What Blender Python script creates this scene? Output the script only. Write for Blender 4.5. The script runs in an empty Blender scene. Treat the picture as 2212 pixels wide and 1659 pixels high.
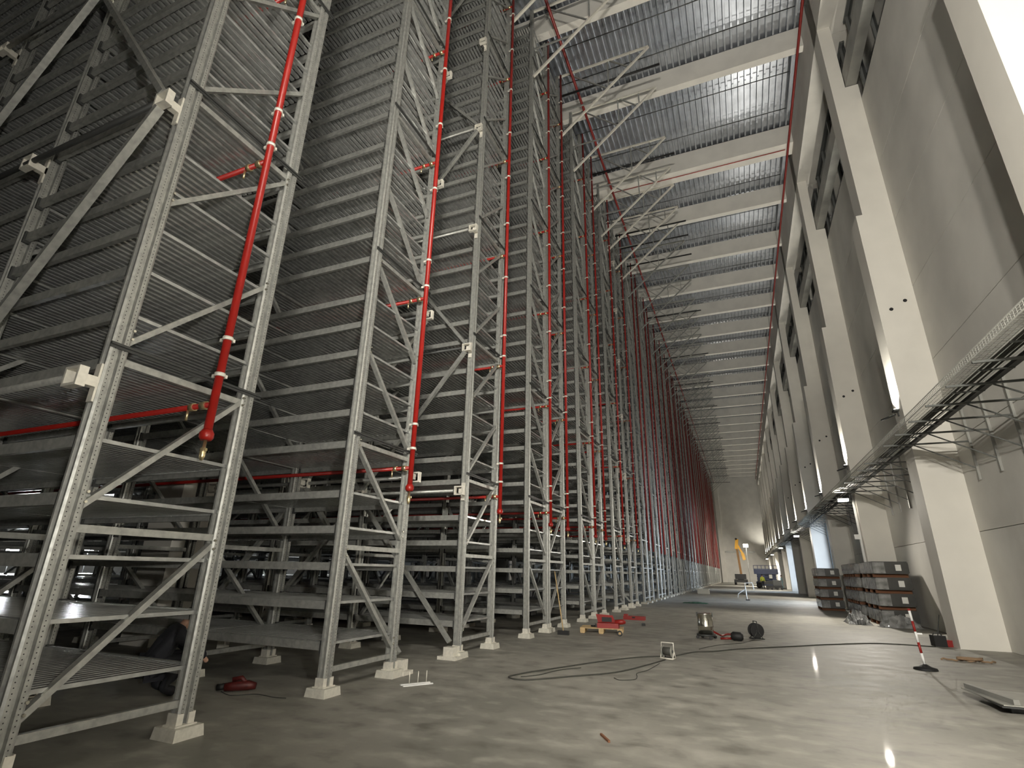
import bpy, bmesh, math, random
from mathutils import Vector, Matrix
random.seed(7)
SC = bpy.context.scene
COL = SC.collection
R = math.radians

# ---------------------------------------------------------------- camera
cam_d = bpy.data.cameras.new('camera'); cam = bpy.data.objects.new('camera', cam_d); COL.objects.link(cam)
cam_d.sensor_fit = 'HORIZONTAL'; cam_d.sensor_width = 36.0; cam_d.lens = 1127.212 / 2212 * 36
cam_d.clip_start = 0.05; cam_d.clip_end = 500
def cam_matrix(yaw, pitch, roll, loc):
    f = Vector((-math.sin(yaw) * math.cos(pitch), math.cos(yaw) * math.cos(pitch), math.sin(pitch)))
    r = Vector((math.cos(yaw), math.sin(yaw), 0)); u = r.cross(f)
    r1 = r * math.cos(roll) + u * math.sin(roll); u1 = -r * math.sin(roll) + u * math.cos(roll)
    m = Matrix((r1, u1, -f)).transposed().to_4x4(); m.translation = loc
    return m
cam.matrix_world = cam_matrix(R(23.22424), R(19.66126), R(1.18147), Vector((0, 0, 1.65)))
SC.camera = cam

# ---------------------------------------------------------------- world, exposure
w = bpy.data.worlds.new('outdoor_sky'); SC.world = w; w.use_nodes = True
w.node_tree.nodes['Background'].inputs[0].default_value = (0.62, 0.76, 1.0, 1)
w.node_tree.nodes['Background'].inputs[1].default_value = 0.62
vs = SC.view_settings
vs.view_transform = 'Standard'; vs.look = 'None'; vs.gamma = 1; vs.use_curve_mapping = False
SC.cycles.max_bounces = 5; SC.cycles.diffuse_bounces = 3; SC.cycles.glossy_bounces = 2
SC.cycles.use_adaptive_sampling = True; SC.cycles.adaptive_threshold = 0.12; SC.cycles.adaptive_min_samples = 8
vs.exposure = 0.3
FLOOD_W = 1100          # work floodlights on the cable tray
MAST_W = 7000           # mast work light behind the camera
DECK_FILL_W = 1250         # added low fill light out of view, brightens the deck undersides
UP_W = 1300              # column uplights
DOOR_W = 520           # daylight through each open door

# ---------------------------------------------------------------- materials
def mat(name, col, rough=0.5, metal=0.0, noise=0.0, scale=8.0, bump=0.0, col2=None, spec=None, rnoise=0.0):
    m = bpy.data.materials.new(name); m.use_nodes = True
    nt = m.node_tree; b = nt.nodes['Principled BSDF']
    b.inputs['Base Color'].default_value = (*col, 1); b.inputs['Roughness'].default_value = rough
    b.inputs['Metallic'].default_value = metal
    if spec is not None: b.inputs['Specular IOR Level'].default_value = spec
    if noise or bump or col2 or rnoise:
        tc = nt.nodes.new('ShaderNodeTexCoord'); n = nt.nodes.new('ShaderNodeTexNoise')
        n.inputs['Scale'].default_value = scale; n.inputs['Detail'].default_value = 6
        nt.links.new(tc.outputs['Object'], n.inputs['Vector'])
        if noise or col2:
            mx = nt.nodes.new('ShaderNodeMix'); mx.data_type = 'RGBA'
            c2 = col2 if col2 else tuple(c * (1 - noise) for c in col)
            mx.inputs[6].default_value = (*col, 1); mx.inputs[7].default_value = (*c2, 1)
            mr = nt.nodes.new('ShaderNodeMapRange'); mr.inputs[1].default_value = 0.35; mr.inputs[2].default_value = 0.68
            nt.links.new(n.outputs['Fac'], mr.inputs[0]); nt.links.new(mr.outputs[0], mx.inputs[0])
            nt.links.new(mx.outputs[2], b.inputs['Base Color'])
        if rnoise:
            rr = nt.nodes.new('ShaderNodeMapRange'); rr.inputs[3].default_value = rough - rnoise; rr.inputs[4].default_value = rough + rnoise
            nt.links.new(n.outputs['Fac'], rr.inputs[0]); nt.links.new(rr.outputs[0], b.inputs['Roughness'])
        if bump:
            bp = nt.nodes.new('ShaderNodeBump'); bp.inputs['Strength'].default_value = bump; bp.inputs['Distance'].default_value = 0.02
            nt.links.new(n.outputs['Fac'], bp.inputs['Height']); nt.links.new(bp.outputs[0], b.inputs['Normal'])
    return m
def emit(name, col, s):
    m = bpy.data.materials.new(name); m.use_nodes = True; nt = m.node_tree; nt.nodes.clear()
    e = nt.nodes.new('ShaderNodeEmission'); e.inputs[0].default_value = (*col, 1); e.inputs[1].default_value = s
    o = nt.nodes.new('ShaderNodeOutputMaterial'); nt.links.new(e.outputs[0], o.inputs[0]); return m

M = {}
M['galv'] = mat('galvanised_steel', (0.45, 0.455, 0.425), 0.46, 0.55, 0.28, 14, 0.0, rnoise=0.08)
M['deck'] = mat('deck_steel', (0.54, 0.55, 0.53), 0.27, 0.55, 0.3, 9, 0.0)
M['white_metal'] = mat('zinc_plate', (0.80, 0.77, 0.68), 0.5, 0.25, 0.15, 20)
M['black'] = mat('black_rubber', (0.012, 0.012, 0.012), 0.6)
M['dark'] = mat('dark_steel', (0.06, 0.062, 0.06), 0.5, 0.4)
M['red'] = mat('red_pipe_paint', (0.34, 0.014, 0.009), 0.35, 0.0, 0.15, 5)
M['red_dark'] = mat('dark_red_paint', (0.20, 0.014, 0.01), 0.4)
M['brass'] = mat('brass_valve', (0.75, 0.62, 0.36), 0.3, 0.9)
M['wall'] = mat('precast_concrete', (0.77, 0.75, 0.69), 0.75, 0.0, 0.16, 0.55, 0.12)
M['column'] = mat('column_concrete', (0.83, 0.80, 0.725), 0.7, 0.0, 0.07, 0.9, 0.08)
M['beam'] = mat('beam_concrete', (0.79, 0.765, 0.70), 0.7, 0.0, 0.1, 1.2, 0.06)
M['block'] = mat('grout_block', (0.62, 0.60, 0.52), 0.85, 0.0, 0.15, 20, 0.2)
M['roof'] = mat('roof_sheet_steel', (0.56, 0.59, 0.64), 0.27, 0.8, 0.25, 2.0)
M['glass'] = mat('window_glass', (0.05, 0.055, 0.055), 0.12, 0.0, 0.3, 0.8)
M['frame'] = mat('window_frame_paint', (0.12, 0.125, 0.12), 0.45)
M['girder'] = mat('grey_steel_girder', (0.40, 0.40, 0.37), 0.45, 0.5, 0.25, 1.6)
M['wood'] = mat('pallet_wood', (0.62, 0.44, 0.22), 0.7, 0.0, 0.3, 12)
M['batten'] = mat('brown_batten', (0.20, 0.085, 0.04), 0.8)
M['bundle'] = mat('grey_wrapped_bundle', (0.055, 0.055, 0.05), 0.38, 0.0, 0.3, 3)
M['film'] = mat('plastic_film', (0.36, 0.365, 0.36), 0.18, 0.0, 0.6, 4, 0.6, spec=0.8)
M['paper'] = mat('white_paper', (0.82, 0.82, 0.78), 0.7)
M['yellow'] = mat('yellow_lift_paint', (0.80, 0.42, 0.03), 0.45)
M['blue'] = mat('blue_lift_paint', (0.018, 0.035, 0.11), 0.45)
M['green'] = mat('green_net', (0.03, 0.13, 0.06), 0.8, 0.0, 0.4, 20)
M['white'] = mat('white_paint', (0.82, 0.82, 0.8), 0.5)
M['steel'] = mat('polished_steel', (0.72, 0.70, 0.62), 0.2, 1.0, 0.1, 4)
M['plate'] = mat('plate_steel', (0.42, 0.42, 0.38), 0.4, 0.5, 0.15, 6)
M['skin'] = mat('skin', (0.55, 0.33, 0.24), 0.6)
M['hivis'] = mat('hivis_cloth', (0.38, 0.42, 0.05), 0.8)
M['ltblue'] = mat('light_blue_cloth', (0.45, 0.68, 0.72), 0.8)
M['navy'] = mat('dark_work_cloth', (0.012, 0.013, 0.018), 0.85)
M['brown'] = mat('brown_rope', (0.30, 0.20, 0.12), 0.9)
M['tool_red'] = mat('worn_tool_red', (0.10, 0.012, 0.01), 0.5, 0.0, 0.4, 20)
M['boomdark'] = mat('boom_inner_paint', (0.22, 0.10, 0.012), 0.5)
M['signred'] = mat('sign_red', (0.28, 0.016, 0.012), 0.45)
M['tray'] = mat('tray_bracket_steel', (0.13, 0.135, 0.125), 0.5, 0.4)
M['cable'] = mat('cable_rubber', (0.05, 0.05, 0.042), 0.7)
M['lens'] = emit('flood_lens', (1.0, 0.93, 0.78), 22)
M['lens_up'] = emit('uplight_lens', (1.0, 0.96, 0.86), 25)
M['lens_cool'] = emit('cool_lens', (0.9, 0.96, 1.0), 40)

def floor_material():
    m = bpy.data.materials.new('concrete_floor'); m.use_nodes = True; nt = m.node_tree; b = nt.nodes['Principled BSDF']
    tc = nt.nodes.new('ShaderNodeTexCoord')
    def noise(s, d, sx=1, sy=1):
        mp = nt.nodes.new('ShaderNodeMapping'); mp.inputs['Scale'].default_value = (sx, sy, 1)
        nt.links.new(tc.outputs['Object'], mp.inputs['Vector'])
        n = nt.nodes.new('ShaderNodeTexNoise'); n.inputs['Scale'].default_value = s; n.inputs['Detail'].default_value = d
        nt.links.new(mp.outputs[0], n.inputs['Vector']); return n
    n1 = noise(0.5, 6); n2 = noise(2.2, 9, 1.0, 1.35); n3 = noise(60, 2)
    def ramp(n, lo, hi):
        r = nt.nodes.new('ShaderNodeMapRange'); r.inputs[1].default_value = lo; r.inputs[2].default_value = hi
        nt.links.new(n.outputs['Fac'], r.inputs[0]); return r
    def mix(a, bcol, fac, blend='MIX'):
        x = nt.nodes.new('ShaderNodeMix'); x.data_type = 'RGBA'; x.blend_type = blend
        if isinstance(a, tuple): x.inputs[6].default_value = (*a, 1)
        else: nt.links.new(a, x.inputs[6])
        x.inputs[7].default_value = (*bcol, 1); nt.links.new(fac.outputs[0], x.inputs[0]); return x.outputs[2]
    c = mix((0.325, 0.312, 0.27), (0.235, 0.228, 0.197), ramp(n1, 0.38, 0.64))
    c = mix(c, (0.40, 0.385, 0.335), ramp(n2, 0.52, 0.72))
    c = mix(c, (0.165, 0.157, 0.133), ramp(n2, 0.46, 0.28))
    c = mix(c, (0.45, 0.43, 0.38), ramp(n3, 0.74, 0.80))
    nt.links.new(c, b.inputs['Base Color']); b.inputs['Coat Weight'].default_value = 0.012; b.inputs['Coat Roughness'].default_value = 0.06
    rr = nt.nodes.new('ShaderNodeMapRange'); rr.inputs[1].default_value = 0.3; rr.inputs[2].default_value = 0.7
    rr.inputs[3].default_value = 0.55; rr.inputs[4].default_value = 0.68
    nt.links.new(n2.outputs['Fac'], rr.inputs[0]); nt.links.new(rr.outputs[0], b.inputs['Roughness'])
    bp = nt.nodes.new('ShaderNodeBump'); bp.inputs['Strength'].default_value = 0.06; bp.inputs['Distance'].default_value = 0.01
    nt.links.new(n2.outputs['Fac'], bp.inputs['Height']); nt.links.new(bp.outputs[0], b.inputs['Normal'])
    return m
M['floor'] = floor_material()

def perforated_material():          # galvanised upright with rows of punched holes on the hall-side face
    m = M['galv'].copy(); m.name = 'perforated_upright_steel'; nt = m.node_tree; b = nt.nodes['Principled BSDF']
    tc = nt.nodes.new('ShaderNodeTexCoord'); sp = nt.nodes.new('ShaderNodeSeparateXYZ'); nt.links.new(tc.outputs['Object'], sp.inputs[0])
    def math_(op, a, v=None, v2=None):
        n = nt.nodes.new('ShaderNodeMath'); n.operation = op
        for i, q in enumerate((a, v, v2)):
            if q is None: continue
            if isinstance(q, (int, float)): n.inputs[i].default_value = q
            else: nt.links.new(q, n.inputs[i])
        return n.outputs[0]
    dz = math_('SUBTRACT', math_('FRACT', math_('MULTIPLY', sp.outputs['Z'], 1 / 0.04)), 0.5)
    dz = math_('MULTIPLY', dz, 0.04)
    ay = math_('SUBTRACT', math_('ABSOLUTE', sp.outputs['Y']), 0.044)
    d = math_('SQRT', math_('ADD', math_('MULTIPLY', dz, dz), math_('MULTIPLY', ay, ay)))
    hole = math_('LESS_THAN', d, 0.0052)
    old = b.inputs['Base Color'].links[0].from_socket
    mx = nt.nodes.new('ShaderNodeMix'); mx.data_type = 'RGBA'; nt.links.new(old, mx.inputs[6]); mx.inputs[7].default_value = (0.03, 0.03, 0.03, 1)
    nt.links.new(hole, mx.inputs[0]); nt.links.new(mx.outputs[2], b.inputs['Base Color'])
    return m
M['perf'] = perforated_material()

# ---------------------------------------------------------------- mesh helpers
class MB:
    def __init__(s): s.v = []; s.f = []; s.mi = []; s.sm = []
    def quad_box(s, c8, mi=0):
        o = len(s.v); s.v += [tuple(p) for p in c8]
        for f in ((0, 3, 2, 1), (4, 5, 6, 7), (0, 1, 5, 4), (1, 2, 6, 5), (2, 3, 7, 6), (3, 0, 4, 7)):
            s.f.append(tuple(o + i for i in f)); s.mi.append(mi); s.sm.append(False)
        return s
    def box(s, x0, x1, y0, y1, z0, z1, mi=0):
        return s.quad_box(((x0, y0, z0), (x1, y0, z0), (x1, y1, z0), (x0, y1, z0), (x0, y0, z1), (x1, y0, z1), (x1, y1, z1), (x0, y1, z1)), mi)
    def bar(s, a, b, w, h, up=(0, 0, 1), mi=0):          # rectangular bar between two points, w across, h along up
        a = Vector(a); b = Vector(b); d = (b - a).normalized(); u = Vector(up)
        if abs(d.dot(u)) > 0.98: u = Vector((0, 1, 0))
        x = d.cross(u).normalized(); y = x.cross(d).normalized()
        x *= w / 2; y *= h / 2
        return s.quad_box((a - x - y, a + x - y, a + x + y, a - x + y, b - x - y, b + x - y, b + x + y, b - x + y), mi)
    def tube(s, pts, r, n=8, mi=0, caps=True, rad=None):
        pts = [Vector(p) for p in pts]; o = len(s.v); N = len(pts); prev = None
        for i, p in enumerate(pts):
            d = (pts[min(i + 1, N - 1)] - pts[max(i - 1, 0)]).normalized()
            u = Vector((0, 0, 1)) if abs(d.z) < 0.95 else Vector((1, 0, 0))
            if prev is not None: u = prev
            x = (u - d * u.dot(d))
            if x.length < 1e-5: x = d.orthogonal()
            x.normalize(); y = d.cross(x); prev = x
            rr = rad[i] if rad else r
            for k in range(n):
                t = 2 * math.pi * k / n; s.v.append(tuple(p + x * math.cos(t) * rr + y * math.sin(t) * rr))
        for i in range(N - 1):
            for k in range(n):
                a = o + i * n + k; b = o + i * n + (k + 1) % n
                s.f.append((a, b, b + n, a + n)); s.mi.append(mi); s.sm.append(True)
        if caps:
            s.f.append(tuple(o + k for k in reversed(range(n)))); s.f.append(tuple(o + (N - 1) * n + k for k in range(n)))
            s.mi += [mi, mi]; s.sm += [False, False]
        return s
    def prism(s, poly, z0, z1, mi=0):                     # polygon in xy, extruded in z (poly counter-clockwise)
        o = len(s.v); n = len(poly)
        s.v += [(p[0], p[1], z0) for p in poly] + [(p[0], p[1], z1) for p in poly]
        for k in range(n):
            j = (k + 1) % n; s.f.append((o + k, o + j, o + n + j, o + n + k)); s.mi.append(mi); s.sm.append(False)
        s.f.append(tuple(o + k for k in reversed(range(n)))); s.f.append(tuple(o + n + k for k in range(n))); s.mi += [mi, mi]; s.sm += [False, False]
        return s
    def mesh(s, name, *mats):
        me = bpy.data.meshes.new(name); me.from_pydata(s.v, [], s.f)
        for m in mats: me.materials.append(M[m] if isinstance(m, str) else m)
        me.polygons.foreach_set('material_index', s.mi); me.polygons.foreach_set('use_smooth', s.sm)
        me.update(); return me
def link(name, me, parent=None, loc=(0, 0, 0), rot=(0, 0, 0)):
    o = bpy.data.objects.new(name, me); COL.objects.link(o); o.location = loc; o.rotation_euler = rot
    if parent: o.parent = parent
    return o
def build(name, mb, m, parent=None, loc=(0, 0, 0), rot=(0, 0, 0)):
    mats = m if isinstance(m, (list, tuple)) else (m,)
    return link(name, mb.mesh(name, *mats), parent, loc, rot)
def tag(o, label, cat, group=None):
    o['label'] = label; o['category'] = cat
    if group: o['group'] = group
    return o
def thing(name, label, cat, loc=(0, 0, 0), rz=0, group=None):
    o = link(name, None, None, loc, (0, 0, rz)); o.empty_display_size = 0.2
    return tag(o, label, cat, group)
def struct(o): o['kind'] = 'structure'; return o
def stuff(o): o['kind'] = 'stuff'; return o
def light(kind, name, energy, col, loc, parent=None, rot=(0, 0, 0), **kw):
    d = bpy.data.lights.new(name, kind); d.energy = energy; d.color = col
    for k, v in kw.items(): setattr(d, k, v)
    o = bpy.data.objects.new(name, d); COL.objects.link(o); o.location = loc; o.rotation_euler = rot
    if parent: o.parent = parent
    return o

# ================================================================ THE SETTING
XW = 5.79                      # right wall plane
XR = -5.42                     # hall-side ends of the rack rows
ROOF = 24.75
Y0, Y1 = -16.0, 140.0
XL = -46.0
# floor
struct(build('floor', MB().box(XL, XW + 0.6, Y0 - 0.4, Y1 + 0.4, -0.3, 0), 'floor'))
# roof: trapezoidal steel sheets, ribs along the hall
def roof_sheet():
    mb = MB(); p = 0.29; prof = []
    x = XL
    while x < XW + 0.3:
        prof += [(x, 0), (x + 0.075, 0), (x + 0.095, 0.15), (x + 0.27, 0.15)]; x += p
    n = len(prof); segs = [Y0 - 0.3 + i * (Y1 - Y0 + 0.6) / 16 for i in range(17)]
    for y in segs: mb.v += [(a, y, ROOF + b) for a, b in prof]
    for j in range(16):
        for i in range(n - 1):
            a = j * n + i; mb.f.append((a, a + n, a + n + 1, a + 1)); mb.mi.append(0); mb.sm.append(False)
    mb.box(XL - 0.3, XW + 0.6, Y0 - 0.4, Y1 + 0.4, ROOF + 0.2, ROOF + 0.4)
    return mb
ceiling = struct(build('ceiling', roof_sheet(), 'roof'))
BEAMS = [-13, -8.2, -3.4, 1.3, 6.0, 10.8, 15.6, 20.4, 31.2, 36.2, 40.85, 45.55, 50.35, 55.2, 60.4, 65.5, 70.45, 75.3, 80.2, 85.3, 90.2, 95.1, 100, 104.9, 109.8, 114.7, 119.6, 124.5, 129.4, 134.3]
bm_ = MB().box(XL, 4.98, -0.34, 0, 23.6, ROOF - 0.02).mesh('roof_beam', 'beam')
for y in BEAMS: link('roof_beam', bm_, ceiling, (0, y, 0))
g_ = MB().prism([(XL, -0.95), (5.05, -0.95), (5.05, 0), (XL, 0)], 23.55, ROOF - 0.02).mesh('main_roof_girder', 'beam')
mg = link('main_roof_girder', g_, ceiling, (0, 26.85, 0)); mg['label'] = 'wide concrete main girder crossing under the roof'
# thin sprinkler lines slung under the roof sheets
sl = MB().tube([(-6, 0, 0), (4.7, 0, 0)], 0.022, 6).mesh('sprinkler_line', 'dark')
by = sorted(BEAMS + [26.4])
for a, b in zip(by[3:-1], by[4:]):
    for t in (0.3, 0.68): link('sprinkler_line', sl, ceiling, (0, a + (b - a) * t, ROOF - 0.16))

# right wall
CY = [8.75 + 9.14 * i for i in range(-2, 15)]     # near faces of the concrete columns
CD = 0.85                                         # column length along the wall
DOORS = {5: 1, 8: 2}                              # index into CY of the bay with an open door
wall_right = struct(build('wall_right', MB().box(XW + 0.32, XW + 0.4, Y0, 36.5, 0, ROOF).box(XW + 0.32, XW + 0.4, 36.5, Y1, 5.5, ROOF), 'wall'))
PZ = [0.0, 2.85, 5.3, 7.75, 10.2, 12.63, 14.97, 17.9]
L = 9.14 - CD
def panel_mesh(z0, z1): return MB().box(XW, XW + 0.3, 0.0, 9.14 - 0.02, z0 + 0.008, z1 - 0.008).mesh('wall_panel', 'wall')
pm = [panel_mesh(PZ[i], PZ[i + 1]) for i in range(7)]
head_m = MB().box(4.97, XW + 0.3, 0, 9.12, 21.75, ROOF - 0.02).mesh('header_beam', 'beam')
col_m = MB().prism([(4.78, 0), (XW + 0.01, 0), (XW + 0.01, CD), (4.78, CD)], 0, 13.1) \
    .prism([(4.97, 0), (XW + 0.01, 0), (XW + 0.01, CD), (4.97, CD)], 13.1, 18.6) \
    .prism([(4.97, 0), (5.40, 0), (5.40, CD), (4.97, CD)], 18.6, ROOF - 0.02).mesh('column', 'column')
hole_m = MB().tube([(0, 0.0, 0), (0, -0.012, 0)], 0.055, 10).mesh('bolt_hole', 'black')
led_m = MB().box(5.42, 5.76, CD - 9.14 + 0.02, 0.3, 18.62, 18.74).box(5.42, 5.50, CD - 9.14 + 0.02, 0.3, 18.74, 19.35).box(5.42, 5.76, -0.02, 0.3, 18.74, 19.0) \
    .box(5.42, 5.76, -4.6, -4.5, 18.74, 19.3).box(5.66, 5.76, CD - 9.14 + 0.02, 0.3, 18.74, 18.95).mesh('ledger_girder', 'girder')
for i, y in enumerate(CY):
    c = link('column', col_m, wall_right, (0, y, 0))
    if 0 < y < 70:
        for hx, hz in ((5.11, 9.53), (5.51, 9.76)): link('bolt_hole', hole_m, c, (hx, 0, hz))
    link('ledger_girder', led_m, wall_right, (0, y, 0))
    link('header_beam', head_m, wall_right, (0, y + 0.4, 0))
    for k in range(7):
        if i in DOORS and k < 2: continue
        link('wall_panel', pm[k], wall_right, (0, y + 0.4, 0))
# high windows, one per bay
pane_m = MB().box(XW + 0.16, XW + 0.19, CD, 9.14, 17.9, 21.75).mesh('pane', 'glass')
frm = MB()
for zz in (17.9, 19.75, 21.65): frm.box(XW + 0.06, XW + 0.22, CD, 9.14, zz, zz + 0.10)
frame_m = frm.mesh('window_frame', 'frame')
mul_m = MB().box(XW + 0.08, XW + 0.21, -0.05, 0.05, 17.9, 21.75).mesh('mullion', 'frame')
for n, y in enumerate(CY[1:], 1):
    wdw = struct(link('window_%d' % n, frame_m, None, (0, y, 0)))
    link('pane', pane_m, wdw)
    for t in (CD + 0.3, 3.0, 5.0, 7.0, 8.9): link('mullion', mul_m, wdw, (0, t, 0))
# open doors with daylight outside
for i, n in DOORS.items():
    y = CY[i]
    d = MB()
    d.box(XW - 0.02, XW + 0.42, y + CD - 0.03, y + CD + 0.12, 0, 5.3).box(XW - 0.02, XW + 0.42, y + 9.02, y + 9.17, 0, 5.3).box(XW - 0.02, XW + 0.42, y + CD, y + 9.14, 5.2, 5.38)
    struct(build('door_%d' % n, d, 'frame'))
    a = light('AREA', 'door_daylight', DOOR_W, (0.70, 0.83, 1.0), (XW + 0.45, y + (CD + 9.14) / 2, 2.6), rot=(0, R(90), 0), shape='RECTANGLE', size=5.0, size_y=7.9)
    a.data.spread = R(110)
# end wall, back wall, far left wall
ew = MB().box(XL, XW + 0.4, Y1, Y1 + 0.4, 0, ROOF)
wall_end = struct(build('wall_end', ew, 'wall'))
build('pilaster', MB().box(-5.1, -4.1, Y1 - 0.5, Y1, 0, ROOF), 'column', wall_end)
build('ledge', MB().box(-4.0, 2.6, Y1 - 0.25, Y1, 6.6, 6.95), 'girder', wall_end)
struct(build('wall_back', MB().box(XL, XW + 0.4, Y0 - 0.4, Y0, 0, ROOF), 'wall'))
struct(build('wall_left', MB().box(XL - 0.4, XL, Y0, Y1, 0, ROOF), 'wall'))
# concrete building columns standing among the racks
for (x, y, lab) in ((-12.05, 8.55, 'pale concrete building column seen behind the first rack row'), (-12.05, 27.2, 'pale concrete building column standing deep between far rack rows')):
    c = build('building_column', MB().box(-0.46, 0.46, -0.4, 0.4, 0, ROOF - 0.05), 'column', None, (x, y, 0)); tag(c, lab, 'column')

# ================================================================ RACK ROWS
BAY = 2.65; DEP = 1.54
LEV = [0.08 + 0.525 * j for j in range(1, 6)]
for k in range(1, 7):
    LEV += [0.08 + 3.4 * k + 0.525 * j for j in range(6 if k < 6 else 5)]
TOP = 23.35
SEC = [(0, -0.064), (-0.012, -0.085), (-0.035, -0.085), (-0.04, -0.055), (-0.09, -0.055), (-0.095, -0.085), (-0.12, -0.085), (-0.12, 0.085), (-0.095, 0.085), (-0.09, 0.055), (-0.04, 0.055), (-0.035, 0.085), (-0.012, 0.085), (0, 0.064), (0, 0.022), (-0.035, 0.014), (-0.035, -0.014), (0, -0.022)]
SEC = SEC[::-1]
up_m = MB().prism(SEC, 0.12, TOP).mesh('upright', 'perf')
foot_m = MB().box(-0.13, 0.012, -0.10, -0.088, 0.115, 0.225).box(-0.13, 0.012, 0.088, 0.10, 0.115, 0.225).box(-0.15, 0.035, -0.12, 0.12, 0.105, 0.12).box(0.002, 0.012, -0.088, -0.03, 0.115, 0.22).box(0.002, 0.012, 0.03, 0.088, 0.115, 0.22).mesh('foot_plate', 'white_metal')
def block_mesh():
    a, b, h = 0.168, 0.135, 0.106
    c = -0.06
    return MB().quad_box(((c - a, -a, 0), (c + a, -a, 0), (c + a, a, 0), (c - a, a, 0), (c - b - .02, -b - .02, h), (c + b + .02, -b - .02, h), (c + b + .02, b + .02, h), (c - b - .02, b + .02, h))).mesh('grout_block', 'block')
blk_m = block_mesh()
XB = -0.06
hz_list = [0.31, 1.93] + [3.52 + 3.4 * k for k in range(6)]
hor_m = MB().box(XB - 0.025, XB + 0.03, 0.08, DEP - 0.08, -0.035, 0.035).mesh('brace', 'galv')
dg_up = MB().bar((XB, 0.07, 0.12), (XB, DEP - 0.07, 1.52), 0.055, 0.075, (1, 0, 0)).mesh('diagonal_brace', 'galv')
dg_dn = MB().bar((XB, 0.07, 1.52), (XB, DEP - 0.07, 0.12), 0.055, 0.075, (1, 0, 0)).mesh('diagonal_brace', 'galv')
diag_z = [0.33, 2.0] + [3.6 + 1.7 * k for k in range(11)]
strip_m = MB().box(0.004, 0.03, -0.1, DEP + 0.16, -0.012, 0.012).box(0.004, 0.012, -0.1, DEP + 0.16, -0.04, -0.012).mesh('angle_strip', 'dark')
bolt_m = MB().tube([(0, 0, 0), (0.02, 0, 0)], 0.014, 6).mesh('bolt', 'steel')
def beam_geo(mb, y, x0, z):
    mb.box(x0 - BAY + 0.035, x0 - 0.155, y - 0.025, y + 0.025, z - 0.055, z + 0.055, 0)
    mb.box(x0 - 0.155, x0 - 0.12, y - 0.045, y + 0.03, z - 0.09, z + 0.07, 1)
    mb.box(x0 - BAY, x0 - BAY + 0.035, y - 0.045, y + 0.03, z - 0.09, z + 0.07, 1)
    return mb
beam_m = beam_geo(MB(), 0, 0, 0).mesh('beam', 'galv', 'dark')
SP = 0.1; NS = 26
def slat_geo(mb, x, z):
    mb.box(x - 0.028, x + 0.028, 0.03, DEP - 0.03, z + 0.015, z + 0.052); return mb
slat_m = slat_geo(MB(), 0, 0).mesh('slat', 'deck')
def sl_x(i): return -0.09 - SP * i
dk = MB()
for i in range(NS): slat_geo(dk, sl_x(i), 0)
deck_m = dk.mesh('deck', 'deck')
lip_m = MB().box(-BAY + 0.02, -0.03, 0.026, 0.034, 0.0, 0.058).mesh('deck', 'deck')
lip2_m = MB().box(-BAY + 0.02, -0.03, DEP - 0.034, DEP - 0.026, 0.0, 0.058).mesh('edge_strip', 'deck')

def joined_beams(b0, b1):
    mb = MB()
    for b in range(b0, b1):
        for z in LEV:
            for y in (-0.03, DEP + 0.03): beam_geo(mb, y, -BAY * b, z)
    return mb.mesh('beams', 'galv', 'dark')
def joined_decks(b0, b1):
    mb = MB()
    for b in range(b0, b1):
        for z in LEV:
            for i in range(NS): slat_geo(mb, -BAY * b + sl_x(i), z)
    return mb.mesh('decks', 'deck')
def joined_frames(f0, f1, d, feet=True):
    mb = MB()
    for k in range(f0, f1):
        x = -BAY * k
        for y in (0, DEP):
            mb.prism([(p[0] + x, p[1] + y) for p in SEC], 0.1, TOP)
            if feet: mb.box(x - 0.25, x + 0.13, y - 0.19, y + 0.19, 0, 0.105, 1)
        for z in hz_list: mb.box(x + XB - 0.025, x + XB + 0.03, 0.08, DEP - 0.08, z - 0.035, z + 0.035)
        for z in diag_z:
            a, b = ((0.12, 1.52) if d > 0 else (1.52, 0.12))
            mb.bar((x + XB, 0.07, z + a), (x + XB, DEP - 0.07, z + b), 0.055, 0.075, (1, 0, 0))
    return mb.mesh('frames', 'galv', 'block')
NB = 8
beams_in = joined_beams(3, NB); decks_in = joined_decks(3, NB)
beams_all = joined_beams(0, NB); decks_all = joined_decks(0, NB)
beams_far = joined_beams(0, 4); decks_far = joined_decks(0, 4)
frames_in = {1: joined_frames(1, NB + 1, 1), -1: joined_frames(1, NB + 1, -1)}
frames_rest = {1: joined_frames(4, NB + 1, 1), -1: joined_frames(4, NB + 1, -1)}
frames_far = {1: joined_frames(0, 5, 1), -1: joined_frames(0, 5, -1)}

# canopy truss at the top of an aisle-side upright, reaching out over the hall
tr = MB().bar((0.02, 0, 19.7), (4.12, 0, 23.27), 0.08, 0.08, (0, 1, 0)).bar((0.02, 0, 23.3), (4.12, 0, 23.3), 0.08, 0.08)
truss_m = tr.mesh('canopy_truss', 'white_metal')
web_ms = [MB().bar(a, b, 0.05, 0.055, (0, 1, 0)).mesh('web', 'galv') for a, b in
          (((0.5, 0.03, 23.28), (2.28, 0.03, 21.66)), ((2.3, 0.03, 21.66), (2.3, 0.03, 23.28)), ((2.4, 0.03, 23.28), (3.25, 0.03, 22.5)), ((3.3, 0.03, 22.55), (3.3, 0.03, 23.28)), ((0.05, 0.03, 21.2), (1.75, 0.03, 21.2)))]
cond_m = MB().tube([(0.1, 0.1, 22.2), (4.5, 0.1, 22.2)], 0.05, 8).mesh('conduit', 'black')
mbt = MB()
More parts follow.
